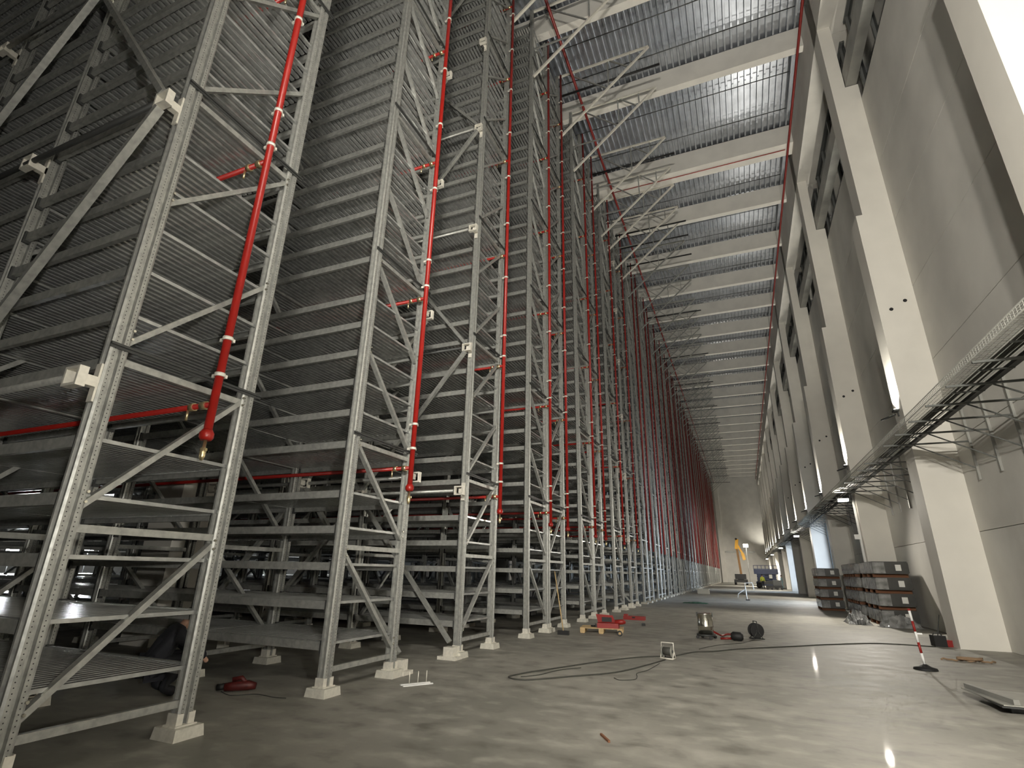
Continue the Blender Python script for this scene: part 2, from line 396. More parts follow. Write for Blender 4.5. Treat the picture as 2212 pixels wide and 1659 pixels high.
for w_ in ((0.5, 23.28, 2.28, 21.66), (2.3, 21.66, 2.3, 23.28), (2.4, 23.28, 3.25, 22.5), (3.3, 22.55, 3.3, 23.28), (0.05, 21.2, 1.75, 21.2)):
    mbt.bar((w_[0], 0.03, w_[1]), (w_[2], 0.03, w_[3]), 0.035, 0.045, (0, 1, 0))
mbt.bar((0.02, 0, 19.7), (4.12, 0, 23.27), 0.08, 0.08, (0, 1, 0)).bar((0.02, 0, 23.3), (4.12, 0, 23.3), 0.08, 0.08)
truss_far_m = mbt.mesh('canopy_truss', 'galv')

# X bracing on the service side of single rows: brackets, tubes
BZ = [3.25 + 3.36 * k for k in range(6)]
def bracket_mesh(s):        # s = -1 in front of the row (towards -y), +1 behind it; origin on the upright face
    mb = MB()
    mb.box(-0.10, -0.02, min(0, 0.02 * s), max(0, 0.02 * s), -0.19, 0.19)
    mb.box(-0.10, -0.02, min(0, 0.14 * s), max(0, 0.14 * s), -0.05, 0.05)
    y0, y1 = sorted((0.14 * s, 0.22 * s))
    mb.box(-0.17, 0.05, y0, y1, 0.07, 0.095).box(-0.17, 0.05, y0, y1, -0.095, -0.07).box(-0.17, -0.145, y0, y1, -0.07, 0.07).box(0.025, 0.05, y0, y1, -0.07, 0.07)
    return mb.mesh('bracket', 'white_metal')
brk_m = {s: bracket_mesh(s) for s in (-1, 1)}
def add_bracing(root, s, near):
    yb = (-0.085 if s < 0 else DEP + 0.085); yt = yb + 0.18 * s
    n = 0
    for b in range(0, 3):
        for z in BZ: link('bracket', brk_m[s], root, (-BAY * b, yb, z))
    for z in BZ[:4]:
        build('bracing_tube', MB().tube([(-0.2, yt, z), (-BAY * 2, yt, z)], 0.035, 8), 'dark' if abs(z - BZ[1]) < 0.1 else 'galv', root)
    for b in range(0, 2):
        nodes = [0.2] + BZ
        for k in range(len(nodes) - 1):
            lo, hi = (0, 1) if (k + b) % 2 == 1 else (1, 0)
            # zigzag: the first bay starts at the floor on the hall side
            xa, xb = (-BAY * b - 0.1, -BAY * (b + 1)) if (k + b) % 2 == 0 else (-BAY * (b + 1), -BAY * b - 0.1)
            build('bracing_tube', MB().bar((xa, yt, nodes[k] + 0.1), (xb, yt, nodes[k + 1] - 0.1), 0.07, 0.09, (0, 1, 0)), 'galv', root)
    build('anchor_block', MB().prism([(-0.28, yt - 0.14), (0.12, yt - 0.14), (0.12, yt + 0.14), (-0.28, yt + 0.14)], 0, 0.06)
          .prism([(-0.18, yt - 0.09), (0.04, yt - 0.09), (0.04, yt + 0.09), (-0.18, yt + 0.09)], 0.06, 0.22), 'white_metal', root)

# sprinkler riser (things of their own, hung in front of the frames)
RZ0 = 2.95
riser_m = MB().tube([(0, 0, RZ0), (0, 0, 23.2)], 0.045, 12).mesh('pipe', 'red')
cap_m = MB().tube([(0, 0, RZ0 - 0.03), (0, 0, RZ0), (0, 0, RZ0 + 0.05), (0, 0, RZ0 + 0.09)], 0.07, 12, rad=[0.055, 0.075, 0.075, 0.05]).mesh('end_cap', 'red')
valve_m = MB().tube([(0, 0, 2.93), (0, 0, 2.84), (0, 0, 2.83), (0, 0, 2.74), (0, 0, 2.70)], 0.02, 8, rad=[0.018, 0.018, 0.034, 0.03, 0.015]).box(-0.008, 0.05, -0.01, 0.01, 2.80, 2.83).mesh('drain_valve', 'brass')
clamp_m = MB().tube([(0, 0, -0.022), (0, 0, 0.022)], 0.058, 12).box(-0.12, -0.04, -0.012, 0.012, -0.02, 0.02).box(-0.02, 0.02, 0.05, 0.085, -0.02, 0.02).mesh('pipe_clamp', 'white_metal')
branch_m = MB().tube([(0, 0, 0), (-25, 0, 0)], 0.033, 8).tube([(-0.1, 0, 0), (-0.18, 0, 0)], 0.05, 8, 1).tube([(-0.3, 0, 0), (-0.36, 0, 0)], 0.048, 8, 1).tube([(-0.4, 0, -0.02), (-0.4, 0, -0.15)], 0.016, 6, 1).mesh('branch_pipe', 'red', 'brass')
riser_far = MB().tube([(0, 0, RZ0), (0, 0, 23.2)], 0.045, 6).mesh('sprinkler_riser', 'red')
CL_Z = [3.68, 4.13, 7.0, 7.6, 9.4, 11.2, 12.9, 14.6, 16.4, 18.2, 19.9, 21.6]
def add_riser(Y, label, near, group):
    if near:
        t = thing('sprinkler_riser', label, 'pipe', (XR + 0.16, Y, 0), 0, group)
        link('pipe', riser_m, t); link('end_cap', cap_m, t); link('drain_valve', valve_m, t)
        for z in CL_Z: link('pipe_clamp', clamp_m, t, (0, 0, z))
        for k in range(6): link('branch_pipe', branch_m, t, (0, 0, 3.33 + 3.4 * k))
    else:
        tag(link('sprinkler_riser', riser_far, None, (XR + 0.16, Y, 0)), label, 'pipe', group)

NUM = ['first', 'second', 'third', 'fourth', 'fifth', 'sixth', 'seventh', 'eighth', 'ninth', 'tenth', 'eleventh', 'twelfth']
ROWS = []
def seq():
    fixed = [(2.84, 1, 'S'), (6.47, -1, 'S'), (10.28, 1, 'S'), (14.06, -1, 'D'), (15.80, 1, 'D2'), (19.52, -1, 'D'), (21.24, 1, 'D2'), (25.08, -1, 'S'), (28.75, 1, 'S')]
    out = list(fixed); y = 32.6
    while y < 128:
        out += [(y, -1, 'D'), (y + 1.72, 1, 'D2')]; y += 5.46
        if y > 132: break
        out += [(y, -1, 'D'), (y + 1.72, 1, 'D2')]; y += 5.46
        out += [(y, -1, 'S'), (y + 3.7, 1, 'S')]; y += 7.44
    return [r for r in out if r[0] < 134]
ROWS = seq()
FAR_LABEL = 'distant galvanised rack row receding towards the far end wall'
RFAR_LABEL = 'thin red riser among the dense distant pipes near the far end wall'
for idx, (ya, d, kind) in enumerate(ROWS):
    near = idx < 3; mid = idx < 9
    lab = {0: 'nearest galvanised rack row, its perforated uprights the thickest in the picture', 1: 'second galvanised rack row, single, its braces sloping down away from the camera',
           2: 'third galvanised rack row, single, with white brackets on its near side', 3: 'nearest back-to-back double rack row, fourth structure from the camera',
           5: 'second back-to-back double rack row, just behind the pallet', 7: 'first single rack row beyond the two double rows', 8: 'second single rack row beyond the two double rows', 9: 'third back-to-back double rack row counted from the camera', 11: 'fourth back-to-back double rack row counted from the camera'}.get(idx, FAR_LABEL)
    if kind == 'D2': yo = ya - root_y
    else:
        root = thing('rack_row', lab, 'rack', (XR, ya, 0), 0, 'galvanised rack rows along the hall' if idx < 12 else 'distant rack rows'); root_y = ya; yo = 0
    if near or mid:
        nfr = 4 if near else 1
        for k in range(nfr):
            x = -BAY * k
            for y in (0, DEP):
                u = link('upright', up_m, root, (x, yo + y, 0))
                if k == 0 or near:
                    link('foot_plate', foot_m, u); link('grout_block', blk_m, root, (x, yo + y, 0))
            for z in hz_list: link('brace', hor_m, root, (x, yo, z))
            for z in diag_z: link('diagonal_brace', dg_up if d > 0 else dg_dn, root, (x, yo, z))
        for k in range(6): link('angle_strip', strip_m, root, (0, yo, 3.66 + 3.4 * k))
        if near:
            for z in diag_z[:4]:
                for yy, zz in ((0.0, 0.16 if d > 0 else 1.48), (DEP, 1.48 if d > 0 else 0.16)):
                    for q in (0, 0.09): link('bolt', bolt_m, root, (0.0, yy + (0.075 if yy == 0 else -0.075), z + zz + q))
        stuff(link('frames', (frames_rest if near else frames_in)[d], root, (0, yo, 0)))
        if near:
            ns = 0
            for b in range(3):
                for zi, z in enumerate(LEV):
                    for y in (-0.03, DEP + 0.03): link('beam', beam_m, root, (-BAY * b, y, z))
                    if idx == 0 and b == 0 and zi < 11:
                        dkk = link('deck', lip_m, root, (0, yo, z)); link('edge_strip', lip2_m, dkk)
                        for i in range(NS): link('slat', slat_m, dkk, (sl_x(i), 0, 0))
                    else:
                        stuff(link('deck', deck_m, root, (-BAY * b, yo, z)))
            stuff(link('beams', beams_in, root)); stuff(link('decks', decks_in, root))
        else:
            stuff(link('beams', beams_all, root, (0, yo, 0))); stuff(link('decks', decks_all, root, (0, yo, 0)))
    else:
        stuff(link('frames', frames_far[d], root, (0, yo, 0))); stuff(link('beams', beams_far, root, (0, yo, 0))); stuff(link('decks', decks_far, root, (0, yo, 0)))
    # trusses on the aisle-side uprights
    ends = [0, DEP] if kind == 'S' else ([0] if kind == 'D' else [DEP])
    for y in ends:
        if mid:
            t = link('canopy_truss', truss_m, root, (0, yo + y, 0))
            for wm in web_ms: link('web', wm, t)
            if idx % 2 == 0: link('conduit', cond_m, t)
        else:
            link('canopy_truss', truss_far_m, root, (0, yo + y, 0))
            if idx % 3 == 0: link('conduit', cond_m, root, (0, yo + y, 0))
    if kind == 'S':
        if d > 0 and idx < 12: add_bracing(root, -1, near)
        elif d < 0 and idx < 12: add_bracing(root, 1, near)
    py = {0: 3.82, 1: 7.8, 2: 11.68, 3: 15.45, 4: 17.2, 5: 20.9, 6: 22.62}.get(idx, ya + 1.37)
    add_riser(py, ('red sprinkler riser, %s in line counted from the camera' % NUM[idx]) if idx < 12 else RFAR_LABEL, mid, 'red sprinkler risers' if idx < 12 else 'distant red risers')

# ================================================================ PIPES UNDER THE ROOF
t = thing('sprinkler_main', 'thick red main pipe running under the roof above the rack ends', 'pipe', (-4.7, 0, 22.9))
build('pipe', MB().tube([(0, 2, 0), (0, 138, 0)], 0.06, 12), 'red_dark', t)
t = thing('sprinkler_main', 'dark red main pipe along the top of the right wall', 'pipe', (4.72, 0, 23.42))
build('pipe', MB().tube([(0, 2, 0), (0, 138, 0)], 0.055, 10), 'red_dark', t)
tag(build('sprinkler_line', MB().tube([(-5, 26.3, 23.5), (4.6, 26.3, 23.5)], 0.022, 8), 'red'), 'thin red pipe under the wide concrete main girder', 'pipe')

# ================================================================ CABLE TRAY ON THE RIGHT
tray = thing('cable_tray', 'long wire mesh cable tray carried on brackets along the right wall', 'cable tray', (0, 0, 0))
TY0, TY1 = 2.0, 137.0
for x, z, r in ((3.9, 5.14, 0.012), (3.9, 5.26, 0.012), (4.15, 5.14, 0.02), (4.62, 5.26, 0.012)):
    build('rail', MB().tube([(x, TY0, z), (x, TY1, z)], r, 6), 'plate', tray)
build('rail', MB().box(4.55, 4.66, TY0, TY1, 5.10, 5.16), 'dark', tray)
for x, r in ((4.26, 0.028), (4.33, 0.02), (4.38, 0.024), (4.46, 0.016)):
    build('cable', MB().tube([(x + 0.012 * math.sin(y * 0.9 + x * 40), y, 5.16 + r) for y in [TY0 + i * 1.35 for i in range(101)]], r, 6), 'cable', tray)
me_ = MB()
for i in range(0, 420):                                    # fine side mesh, too small to pick apart
    y = TY0 + i * 0.1; me_.tube([(3.9, y, 5.14), (3.9, y, 5.26)], 0.005, 4, caps=False)
    me_.tube([(3.9, y, 5.14), (4.15, y, 5.14)], 0.005, 4, caps=False)
for x, z in ((3.9, 5.18), (3.9, 5.22), (3.98, 5.14), (4.06, 5.14)): me_.tube([(x, TY0, z), (x, TY1, z)], 0.005, 4)
stuff(build('wire_mesh', me_, 'plate', tray))
rung_m = MB().box(4.14, 4.66, -0.015, 0.015, 5.09, 5.115).mesh('rung', 'tray')
post_m = MB().box(5.74, 5.79, -0.03, 0.03, 4.05, 5.95).mesh('post', 'girder')
arm_m = MB().box(3.86, 5.75, -0.02, 0.02, 5.03, 5.07).mesh('arm', 'tray')
stay_m = MB().bar((5.74, 0, 4.36), (4.55, 0, 5.03), 0.025, 0.025).mesh('stay', 'tray')
i = 0; y = 2.55
while y < 137:
    incol = any(c - 0.1 < y < c + CD + 0.1 for c in CY)
    if i < 40: link('rung', rung_m, tray, (0, y + 0.65, 0))
    if not incol and y < 90:
        link('post', post_m, tray, (0, y, 0)); link('arm', arm_m, tray, (0, y, 0)); link('stay', stay_m, tray, (0, y, 0))
    i += 1; y += 1.3

# ================================================================ LAMPS
hs_m = MB().box(-0.22, 0.22, -0.16, 0.04, -0.02, 0.08).box(-0.26, 0.26, -0.18, -0.16, -0.03, 0.09).mesh('housing', 'dark')
ln_m = MB().box(-0.19, 0.19, -0.15, 0.03, -0.035, -0.021).box(-0.2, 0.2, -0.195, -0.182, -0.02, 0.07).mesh('lens', 'lens')
br_m = MB().box(-0.25, -0.22, -0.08, -0.04, 0.0, 0.2).box(0.22, 0.25, -0.08, -0.04, 0.0, 0.2).box(-0.25, 0.25, -0.08, -0.04, 0.18, 0.21).mesh('yoke', 'dark')
def flood(x, y, z, label, e):
    t = thing('floodlight', label, 'lamp', (x, y, z), 0, 'floodlights under the cable tray')
    link('housing', hs_m, t); link('lens', ln_m, t); link('yoke', br_m, t)
    lo = light('SPOT', 'flood_beam', e, (1.0, 0.93, 0.82), (-0.1, -0.28, -0.12), t, spot_size=R(150), spot_blend=0.5, shadow_soft_size=0.12)
    lo.rotation_euler = Vector((-0.62, -0.55 if y < 60 else 0.35, -0.45)).to_track_quat('-Z', 'Y').to_euler()
    return t
flood(4.3, 27.16, 4.82, 'brightest floodlight hung under the cable tray above the grey bundles', FLOOD_W)
flood(4.3, 51.57, 4.82, 'second floodlight under the cable tray, beyond the lit doorway', FLOOD_W)
flood(4.3, 74.2, 4.82, 'third floodlight under the cable tray, small in the distance', FLOOD_W * 1.6)
flood(4.3, 98, 4.82, 'fourth floodlight under the cable tray near the blue lift', FLOOD_W * 3.5)
flood(4.3, 122, 4.82, 'farthest floodlight under the cable tray by the end wall', FLOOD_W * 3.5)
# uplights washing the column sides
uh_m = MB().box(-0.14, 0.0, -0.12, 0.12, -0.06, 0.0).box(-0.03, 0.0, -0.03, 0.03, -0.2, 0.0).tube([(-0.02, 0.3, -0.06), (-0.3, 0.75, -0.1)], 0.03, 6).mesh('housing', 'dark')
ul_m = MB().box(-0.13, -0.02, -0.10, 0.10, 0.001, 0.01).mesh('lens', 'lens_up')
for i, c in enumerate(CY):
    if c < 10: continue
    far = c > 60
    t = thing('uplight', ('uplight on the %s concrete column beyond the camera, washing its side' % NUM[i - 2]) if not far else 'tiny uplight on a distant column, one of the shrinking line', 'lamp', (4.78, c + CD / 2, 6.42), 0, 'uplights on the wall columns' if not far else 'distant column uplights')
    link('housing', uh_m, t); link('lens', ul_m, t)
    light('SPOT', 'up_beam', UP_W, (1.0, 0.95, 0.84), (-0.10, 0, 0.04), t, rot=(R(180), R(0), 0), spot_size=R(120), spot_blend=0.8, shadow_soft_size=0.04)

# mast work light behind the camera
t = thing('mast_light', 'mast work light standing behind the camera', 'lamp', (0.8, -2.4, 0))
build('mast', MB().tube([(0, 0, 0), (0, 0, 5.8)], 0.04, 10), 'dark', t)
for k in range(4):
    a = k * math.pi / 2 + 0.6; build('leg', MB().tube([(0.05 * math.cos(a), 0.05 * math.sin(a), 0.9), (1.0 * math.cos(a), 1.0 * math.sin(a), 0.03)], 0.025, 8), 'yellow', t)
for sx in (-0.45, 0.45):
    h = build('lamp_head', MB().box(-0.3, 0.3, -0.12, 0.02, -0.2, 0.2), 'dark', t, (sx, 0, 6.0)); build('lens', MB().box(-0.26, 0.26, 0.021, 0.03, -0.17, 0.17), 'lens', h)
    light('SPOT', 'mast_beam', MAST_W / 2, (1.0, 0.95, 0.86), (0, 0.2, 0), h, rot=(R(90 + 12), 0, R(-17)), spot_size=R(145), spot_blend=0.75, shadow_soft_size=0.15)
t = thing('deck_fill_light', 'added low tripod fill light beside the camera, out of view', 'lamp', (2.4, -1.2, 0))  # unseen lamp, added to light the shelf decks from below
for k in range(3):
    a = k * 2.094 + 0.4; build('leg', MB().tube([(0, 0, 1.2), (0.6 * math.cos(a), 0.6 * math.sin(a), 0.02)], 0.018, 8), 'dark', t)
build('mast', MB().tube([(0, 0, 1.2), (0, 0, 1.95)], 0.02, 8), 'dark', t)
h = build('lamp_head', MB().box(-0.16, 0.16, -0.08, 0.02, -0.12, 0.12), 'yellow', t, (0, 0, 2.08)); build('lens', MB().box(-0.14, 0.14, 0.021, 0.03, -0.1, 0.1), 'lens', h)
light('SPOT', 'deck_fill_beam', DECK_FILL_W, (1.0, 0.96, 0.88), (0, 0.15, 0.0), h, rot=(R(90 + 32), 0, R(42)), spot_size=R(110), spot_blend=0.6, shadow_soft_size=0.1)
# lamps in the hall on the other side of the racks
for i, (x, y, z) in enumerate(((-36, 20.3, 2.3), (-36, 21.2, 2.2), (-36, 16.6, 2.1), (-36, 25.5, 1.9), (-36, 33, 2.2), (-36, 45, 2.2))):
    t = thing('work_lamp', 'cold white work lamp glimpsed through the racks, %s from the left' % ['second', 'third', 'first', 'fourth', 'fifth', 'sixth'][i], 'lamp', (x, y, 0), R(-90), 'work lamps beyond the racks')
    build('stand', MB().tube([(0, 0, 0), (0, 0, z)], 0.025, 6).bar((-0.4, 0, 0.03), (0.4, 0, 0.03), 0.05, 0.05), 'dark', t)
    build('lamp_head', MB().box(-0.3, 0.3, -0.08, 0.04, z - 0.02, z + 0.4), 'dark', t); build('lens', MB().box(-0.27, 0.27, 0.041, 0.05, z, z + 0.37), 'lens_cool', t)
    if i % 2 == 0: light('POINT', 'work_beam', 900, (0.92, 0.96, 1.0), (0, 0.25, z + 0.2), t, shadow_soft_size=0.2)

# ================================================================ GREY BUNDLES BY THE WALL
def bundle(x0, x1, y0, y1, z, h, label, group, lit=True):
    cx, cy = (x0 + x1) / 2, (y0 + y1) / 2; hx, hy = (x1 - x0) / 2, (y1 - y0) / 2
    t = thing('panel_bundle', label, 'bundle', (cx, cy, z), 0, group)
    bm = bmesh.new(); bmesh.ops.create_cube(bm, size=1)
    bmesh.ops.scale(bm, vec=(2 * hx, 2 * hy, h - 0.12), verts=bm.verts); bmesh.ops.translate(bm, vec=(0, 0, 0.12 + (h - 0.12) / 2), verts=bm.verts)
    bmesh.ops.bevel(bm, geom=bm.edges[:], offset=0.03, segments=2, affect='EDGES')
    me = bpy.data.meshes.new('body'); bm.to_mesh(me); bm.free(); me.materials.append(M['bundle'])
    link('body', me, t)
    for yy in (-hy * 0.75, 0, hy * 0.75): build('batten', MB().box(-hx, hx, yy - 0.06, yy + 0.06, 0, 0.118), 'batten', t)
    build('label', MB().box(hx - 0.42, hx - 0.24, -hy - 0.012, -hy - 0.003, h * 0.42, h * 0.80), 'paper', t)
    n = max(1, int((2 * hy) / 1.2))
    for k in range(n):
        a = -hy + 2 * hy * k / n + 0.05; b = -hy + 2 * hy * (k + 1) / n - 0.05
        build('film_sheet', MB().box(-hx - 0.012, -hx - 0.002, a, b, 0.14, h - 0.03), 'film', t)
    if lit: build('film_sheet', MB().box(-hx - 0.002, -hx + 0.38, -hy - 0.012, -hy - 0.002, 0.14, h - 0.03), 'film', t)
names = ['bottom', 'second', 'third', 'top']
for (x0, x1, y0, y1, where) in ((4.42, 5.55, 24.4, 26.95, 'nearest stack by the wall'), (4.42, 5.5, 28.25, 29.95, 'middle stack by the wall'), (4.45, 5.5, 30.1, 31.9, 'stack behind the middle one'), (3.5, 4.55, 33.6, 35.9, 'far stack before the lit doorway')):
    for k in range(4):
        bundle(x0, x1, y0, y1, 0.56 * k * (0.93 if y0 > 33 else 1), 0.56 * (0.93 if y0 > 33 else 1), '%s grey film-wrapped bundle of the %s' % (names[k], where), 'grey wrapped bundles stacked by the wall')
# crumpled film on the floor
def crumple(name, cx, cy, rx, ry, h, seed, label):
    rnd = random.Random(seed); nx, ny = 18, 12; mb = MB()
    for j in range(ny + 1):
        for i in range(nx + 1):
            u = i / nx * 2 - 1; v = j / ny * 2 - 1; r = max(abs(u), abs(v))
            z = h * max(0, 1 - (u * u + v * v) * 0.8) * rnd.uniform(0.45, 1.1) * (r < 0.99) + 0.008
            mb.v.append((cx + u * rx * (0.85 + 0.15 * rnd.random()), cy + v * ry * (0.8 + 0.2 * rnd.random()), z))
    for j in range(ny):
        for i in range(nx):
            a = j * (nx + 1) + i; mb.f.append((a, a + 1, a + nx + 2, a + nx + 1)); mb.mi.append(0); mb.sm.append(False)
    tag(build(name, mb, 'film'), label, 'plastic film')
crumple('film_heap', 3.75, 25.3, 0.42, 0.9, 0.5, 1, 'crumpled clear film heap on the floor left of the bundles')
crumple('film_heap', 4.85, 24.05, 0.7, 0.32, 0.42, 2, 'loose film skirt lying before the nearest grey stack')

# ================================================================ THINGS ON THE FLOOR
# pallet
t = thing('wooden_pallet', 'light wooden pallet on the floor beside the rack feet', 'pallet', (-4.05, 16.5, 0), R(9))
for yy in (-0.32, -0.16, 0, 0.16, 0.32): build('deck_board', MB().box(-0.6, 0.6, yy - 0.065, yy + 0.065, 0.125, 0.147), 'wood', t)
for xx in (-0.53, 0, 0.53):
    build('stringer_board', MB().box(xx - 0.07, xx + 0.07, -0.39, 0.39, 0.102, 0.124), 'wood', t); build('bottom_board', MB().box(xx - 0.06, xx + 0.06, -0.39, 0.39, 0, 0.022), 'wood', t)
    for yy in (-0.33, 0, 0.33): build('foot_block', MB().box(xx - 0.07, xx + 0.07, yy - 0.06, yy + 0.06, 0.022, 0.102), 'wood', t)
# red tool case open on the pallet
t = thing('tool_case', 'open red tool case lying on the wooden pallet', 'tool case', (-3.83, 16.32, 0.148), R(9))
build('tray', MB().prism([(-0.3, -0.17), (0.3, -0.17), (0.33, 0.0), (0.3, 0.17), (-0.3, 0.17)], 0, 0.13), 'signred', t)
build('lid', MB().quad_box(((-0.30, 0.13, 0.13), (0.22, 0.13, 0.13), (0.22, 0.20, 0.13), (-0.30, 0.20, 0.13), (-0.36, 0.22, 0.34), (0.12, 0.22, 0.32), (0.12, 0.27, 0.31), (-0.36, 0.27, 0.33))), 'signred', t)
build('insert', MB().box(-0.18, 0.1, 0.10, 0.13, 0.15, 0.27), 'black', t)
build('tool', MB().tube([(0.2, 0, 0.15), (0.42, 0.02, 0.17), (0.5, 0.02, 0.16)], 0.05, 8, rad=[0.07, 0.07, 0.04]), 'signred', t)
t = thing('hand_tools', 'small dark hand tool lying on the left of the wooden pallet', 'tool', (-4.25, 16.3, 0.148), 0.4)
build('handle', MB().tube([(-0.08, 0, 0.03), (0.05, 0, 0.03)], 0.022, 8), 'black', t); build('head', MB().box(0.05, 0.1, -0.05, 0.05, 0.0, 0.09), 'dark', t)
# second red case
t = thing('tool_case', 'closed long red tool case on the floor behind the pallet', 'tool case', (-4.05, 21.5, 0), R(2))
build('body', MB().prism([(-0.38, -0.12), (0.40, -0.14), (0.42, 0.12), (-0.36, 0.14)], 0, 0.13), 'signred', t); build('raised_end', MB().box(-0.36, -0.22, -0.1, 0.1, 0.13, 0.19), 'signred', t); build('clasp', MB().box(-0.05, 0.06, -0.145, -0.13, 0.06, 0.11), 'black', t)
t = thing('battery_pack', 'small black battery pack alone on the floor', 'battery', (-3.33, 19.3, 0), 0.2)
build('body', MB().box(-0.06, 0.06, -0.05, 0.05, 0, 0.07), 'black', t); build('rail', MB().box(-0.04, 0.04, -0.04, 0.04, 0.07, 0.09), 'dark', t)
t = thing('tape_roll', 'dark tape roll on the floor by the pallet corner', 'tape roll', (-3.38, 15.75, 0.0))
mb = MB(); mb.tube([(0.055 * math.cos(a), 0, 0.075 + 0.055 * math.sin(a)) for a in [k * math.pi / 8 for k in range(17)]], 0.02, 6, caps=False); build('ring', mb, 'dark', t)
build('tape_tail', MB().box(0.05, 0.3, -0.012, 0.012, 0.001, 0.004), 'dark', t)
# broom leaning at the rack
t = thing('broom', 'broom with black head leaning against the double rack row', 'broom', (-4.84, 15.25, 0))
build('handle', MB().tube([(0, 0, 0.1), (-0.34, 0.3, 1.65)], 0.016, 8), 'wood', t); build('head', MB().box(-0.16, 0.16, -0.04, 0.04, 0, 0.11), 'black', t)
# vacuum drum
t = thing('drum_vacuum', 'shiny steel drum vacuum on castors in the hall', 'vacuum', (-1.18, 16.6, 0))
build('drum', MB().tube([(0, 0, 0.12), (0, 0, 0.3), (0, 0, 0.31), (0, 0, 0.33), (0, 0, 0.62), (0, 0, 0.64)], 0.2, 28, rad=[0.2, 0.2, 0.21, 0.2, 0.2, 0.208]), 'steel', t)
build('trolley', MB().tube([(0, 0, 0.07), (0, 0, 0.12)], 0.25, 16), 'dark', t)
for k in range(4):
    a = k * math.pi / 2 + 0.5; c = build('castor', MB().tube([(0.25 * math.cos(a), 0.25 * math.sin(a) - 0.02, 0.045), (0.25 * math.cos(a), 0.25 * math.sin(a) + 0.02, 0.045)], 0.045, 10), 'black', t)
for s_ in (-1, 1): build('latch', MB().box(s_ * 0.2 - 0.02, s_ * 0.2 + 0.02, -0.03, 0.03, 0.55, 0.66), 'dark', t)
build('hose', MB().tube([(0.2, 0, 0.18), (0.36, 0.5, 0.05), (0.5, 1.05, 0.05), (0.72, 0.95, 0.05), (0.86, 0.5, 0.05), (0.8, 0.2, 0.05)], 0.026, 8), 'red_dark', t)
t = thing('vacuum_motor_head', 'black vacuum motor head lying beside the steel drum', 'vacuum part', (-0.42, 16.55, 0), R(-8))
build('housing', MB().tube([(-0.13, 0, 0.11), (-0.08, 0, 0.11), (0.12, 0, 0.11), (0.17, 0, 0.11)], 0.11, 14, rad=[0.07, 0.11, 0.11, 0.06]), 'black', t); build('handle', MB().tube([(-0.12, 0, 0.05), (-0.4, -0.05, 0.03)], 0.028, 8), 'red_dark', t)
# cable reels
def reel(loc, rz, r, label, stand, m):
    t = thing('cable_reel', label, 'cable reel', loc, rz)
    z = r + 0.03
    for s_ in (-1, 1): build('flange', MB().tube([(0, s_ * 0.09, z), (0, s_ * 0.09 + s_ * 0.012, z)], r, 24), m, t)
    build('winding', MB().tube([(0, -0.088, z), (0, 0.088, z)], r * 0.68, 20), 'cable', t)
    build('hub', MB().tube([(0, -0.12, z), (0, 0.12, z)], 0.03, 10), 'dark', t)
    fr = MB()
    for s_ in (-1, 1):
        fr.tube([(-r * 0.8, s_ * 0.13, 0.012), (r * 0.9, s_ * 0.13, 0.012)], 0.012, 6).tube([(-r * 0.7, s_ * 0.13, 0.012), (0, s_ * 0.13, z)], 0.011, 6).tube([(r * 0.7, s_ * 0.13, 0.012), (0, s_ * 0.13, z)], 0.011, 6)
    fr.tube([(0, -0.13, z), (0, -0.13, 2 * r + 0.08), (0, 0.13, 2 * r + 0.08), (0, 0.13, z)], 0.013, 6).tube([(-r * 0.8, -0.13, 0.012), (-r * 0.8, 0.13, 0.012)], 0.012, 6)
    build('stand', fr, stand, t)
reel((-1.67, 12.35, 0), R(75), 0.11, 'small cable reel with pale stand at the cable loop', 'white_metal', 'plate')
reel((0.08, 17.35, 0), R(20), 0.185, 'black cable reel standing upright to the right of the drum vacuum', 'dark', 'black')
# cables on the floor
def cable(pts, label, r=0.011):
    P = [Vector((a, b, r)) for a, b in pts]; out = []
    for i in range(len(P) - 1):
        p0 = P[max(i - 1, 0)]; p1 = P[i]; p2 = P[i + 1]; p3 = P[min(i + 2, len(P) - 1)]
        for k in range(6):
            u = k / 6; out.append(0.5 * ((2 * p1) + (p2 - p0) * u + (2 * p0 - 5 * p1 + 4 * p2 - p3) * u * u + (3 * p1 - p0 - 3 * p2 + p3) * u ** 3))
    out.append(P[-1])
    tag(build('extension_cable', MB().tube(out, r, 6), 'cable'), label, 'cable')
cable([(4.3, 18.0), (3.12, 18.0), (1.88, 17.04), (0.73, 15.83), (-0.31, 14.73), (-0.9, 13.9), (-1.3, 13.5), (-1.62, 12.6)], 'dark cable crossing the floor from the wall corner to the small reel', 0.013)
cable([(-1.75, 12.6), (-2.23, 12.16), (-2.79, 11.23), (-3.34, 10.04), (-3.63, 9.41), (-3.76, 9.01), (-3.74, 8.84), (-3.58, 8.76), (-3.34, 8.85), (-2.89, 9.41), (-2.29, 10.18), (-1.91, 11.31), (-1.70, 12.1)], 'dark cable looped on the floor left of the small reel', 0.012)
cable([(-2.96, 10.35), (-3.24, 9.9), (-3.40, 9.3), (-3.60, 9.02)], 'short dark cable strand inside the floor loop', 0.008)
cable([(-1.74, 11.6), (-1.82, 10.75), (-1.94, 10.32), (-1.88, 9.98), (-1.88, 9.71), (-2.08, 9.55), (-2.2, 9.68)], 'thin cable end hooked on the floor in front of the small reel', 0.007)
cable([(0.02, 17.0), (-0.32, 15.98), (-0.74, 15.41), (-1.05, 14.7), (-1.2, 14.2)], 'thin cable trailing from the black reel towards the crossing cable', 0.007)
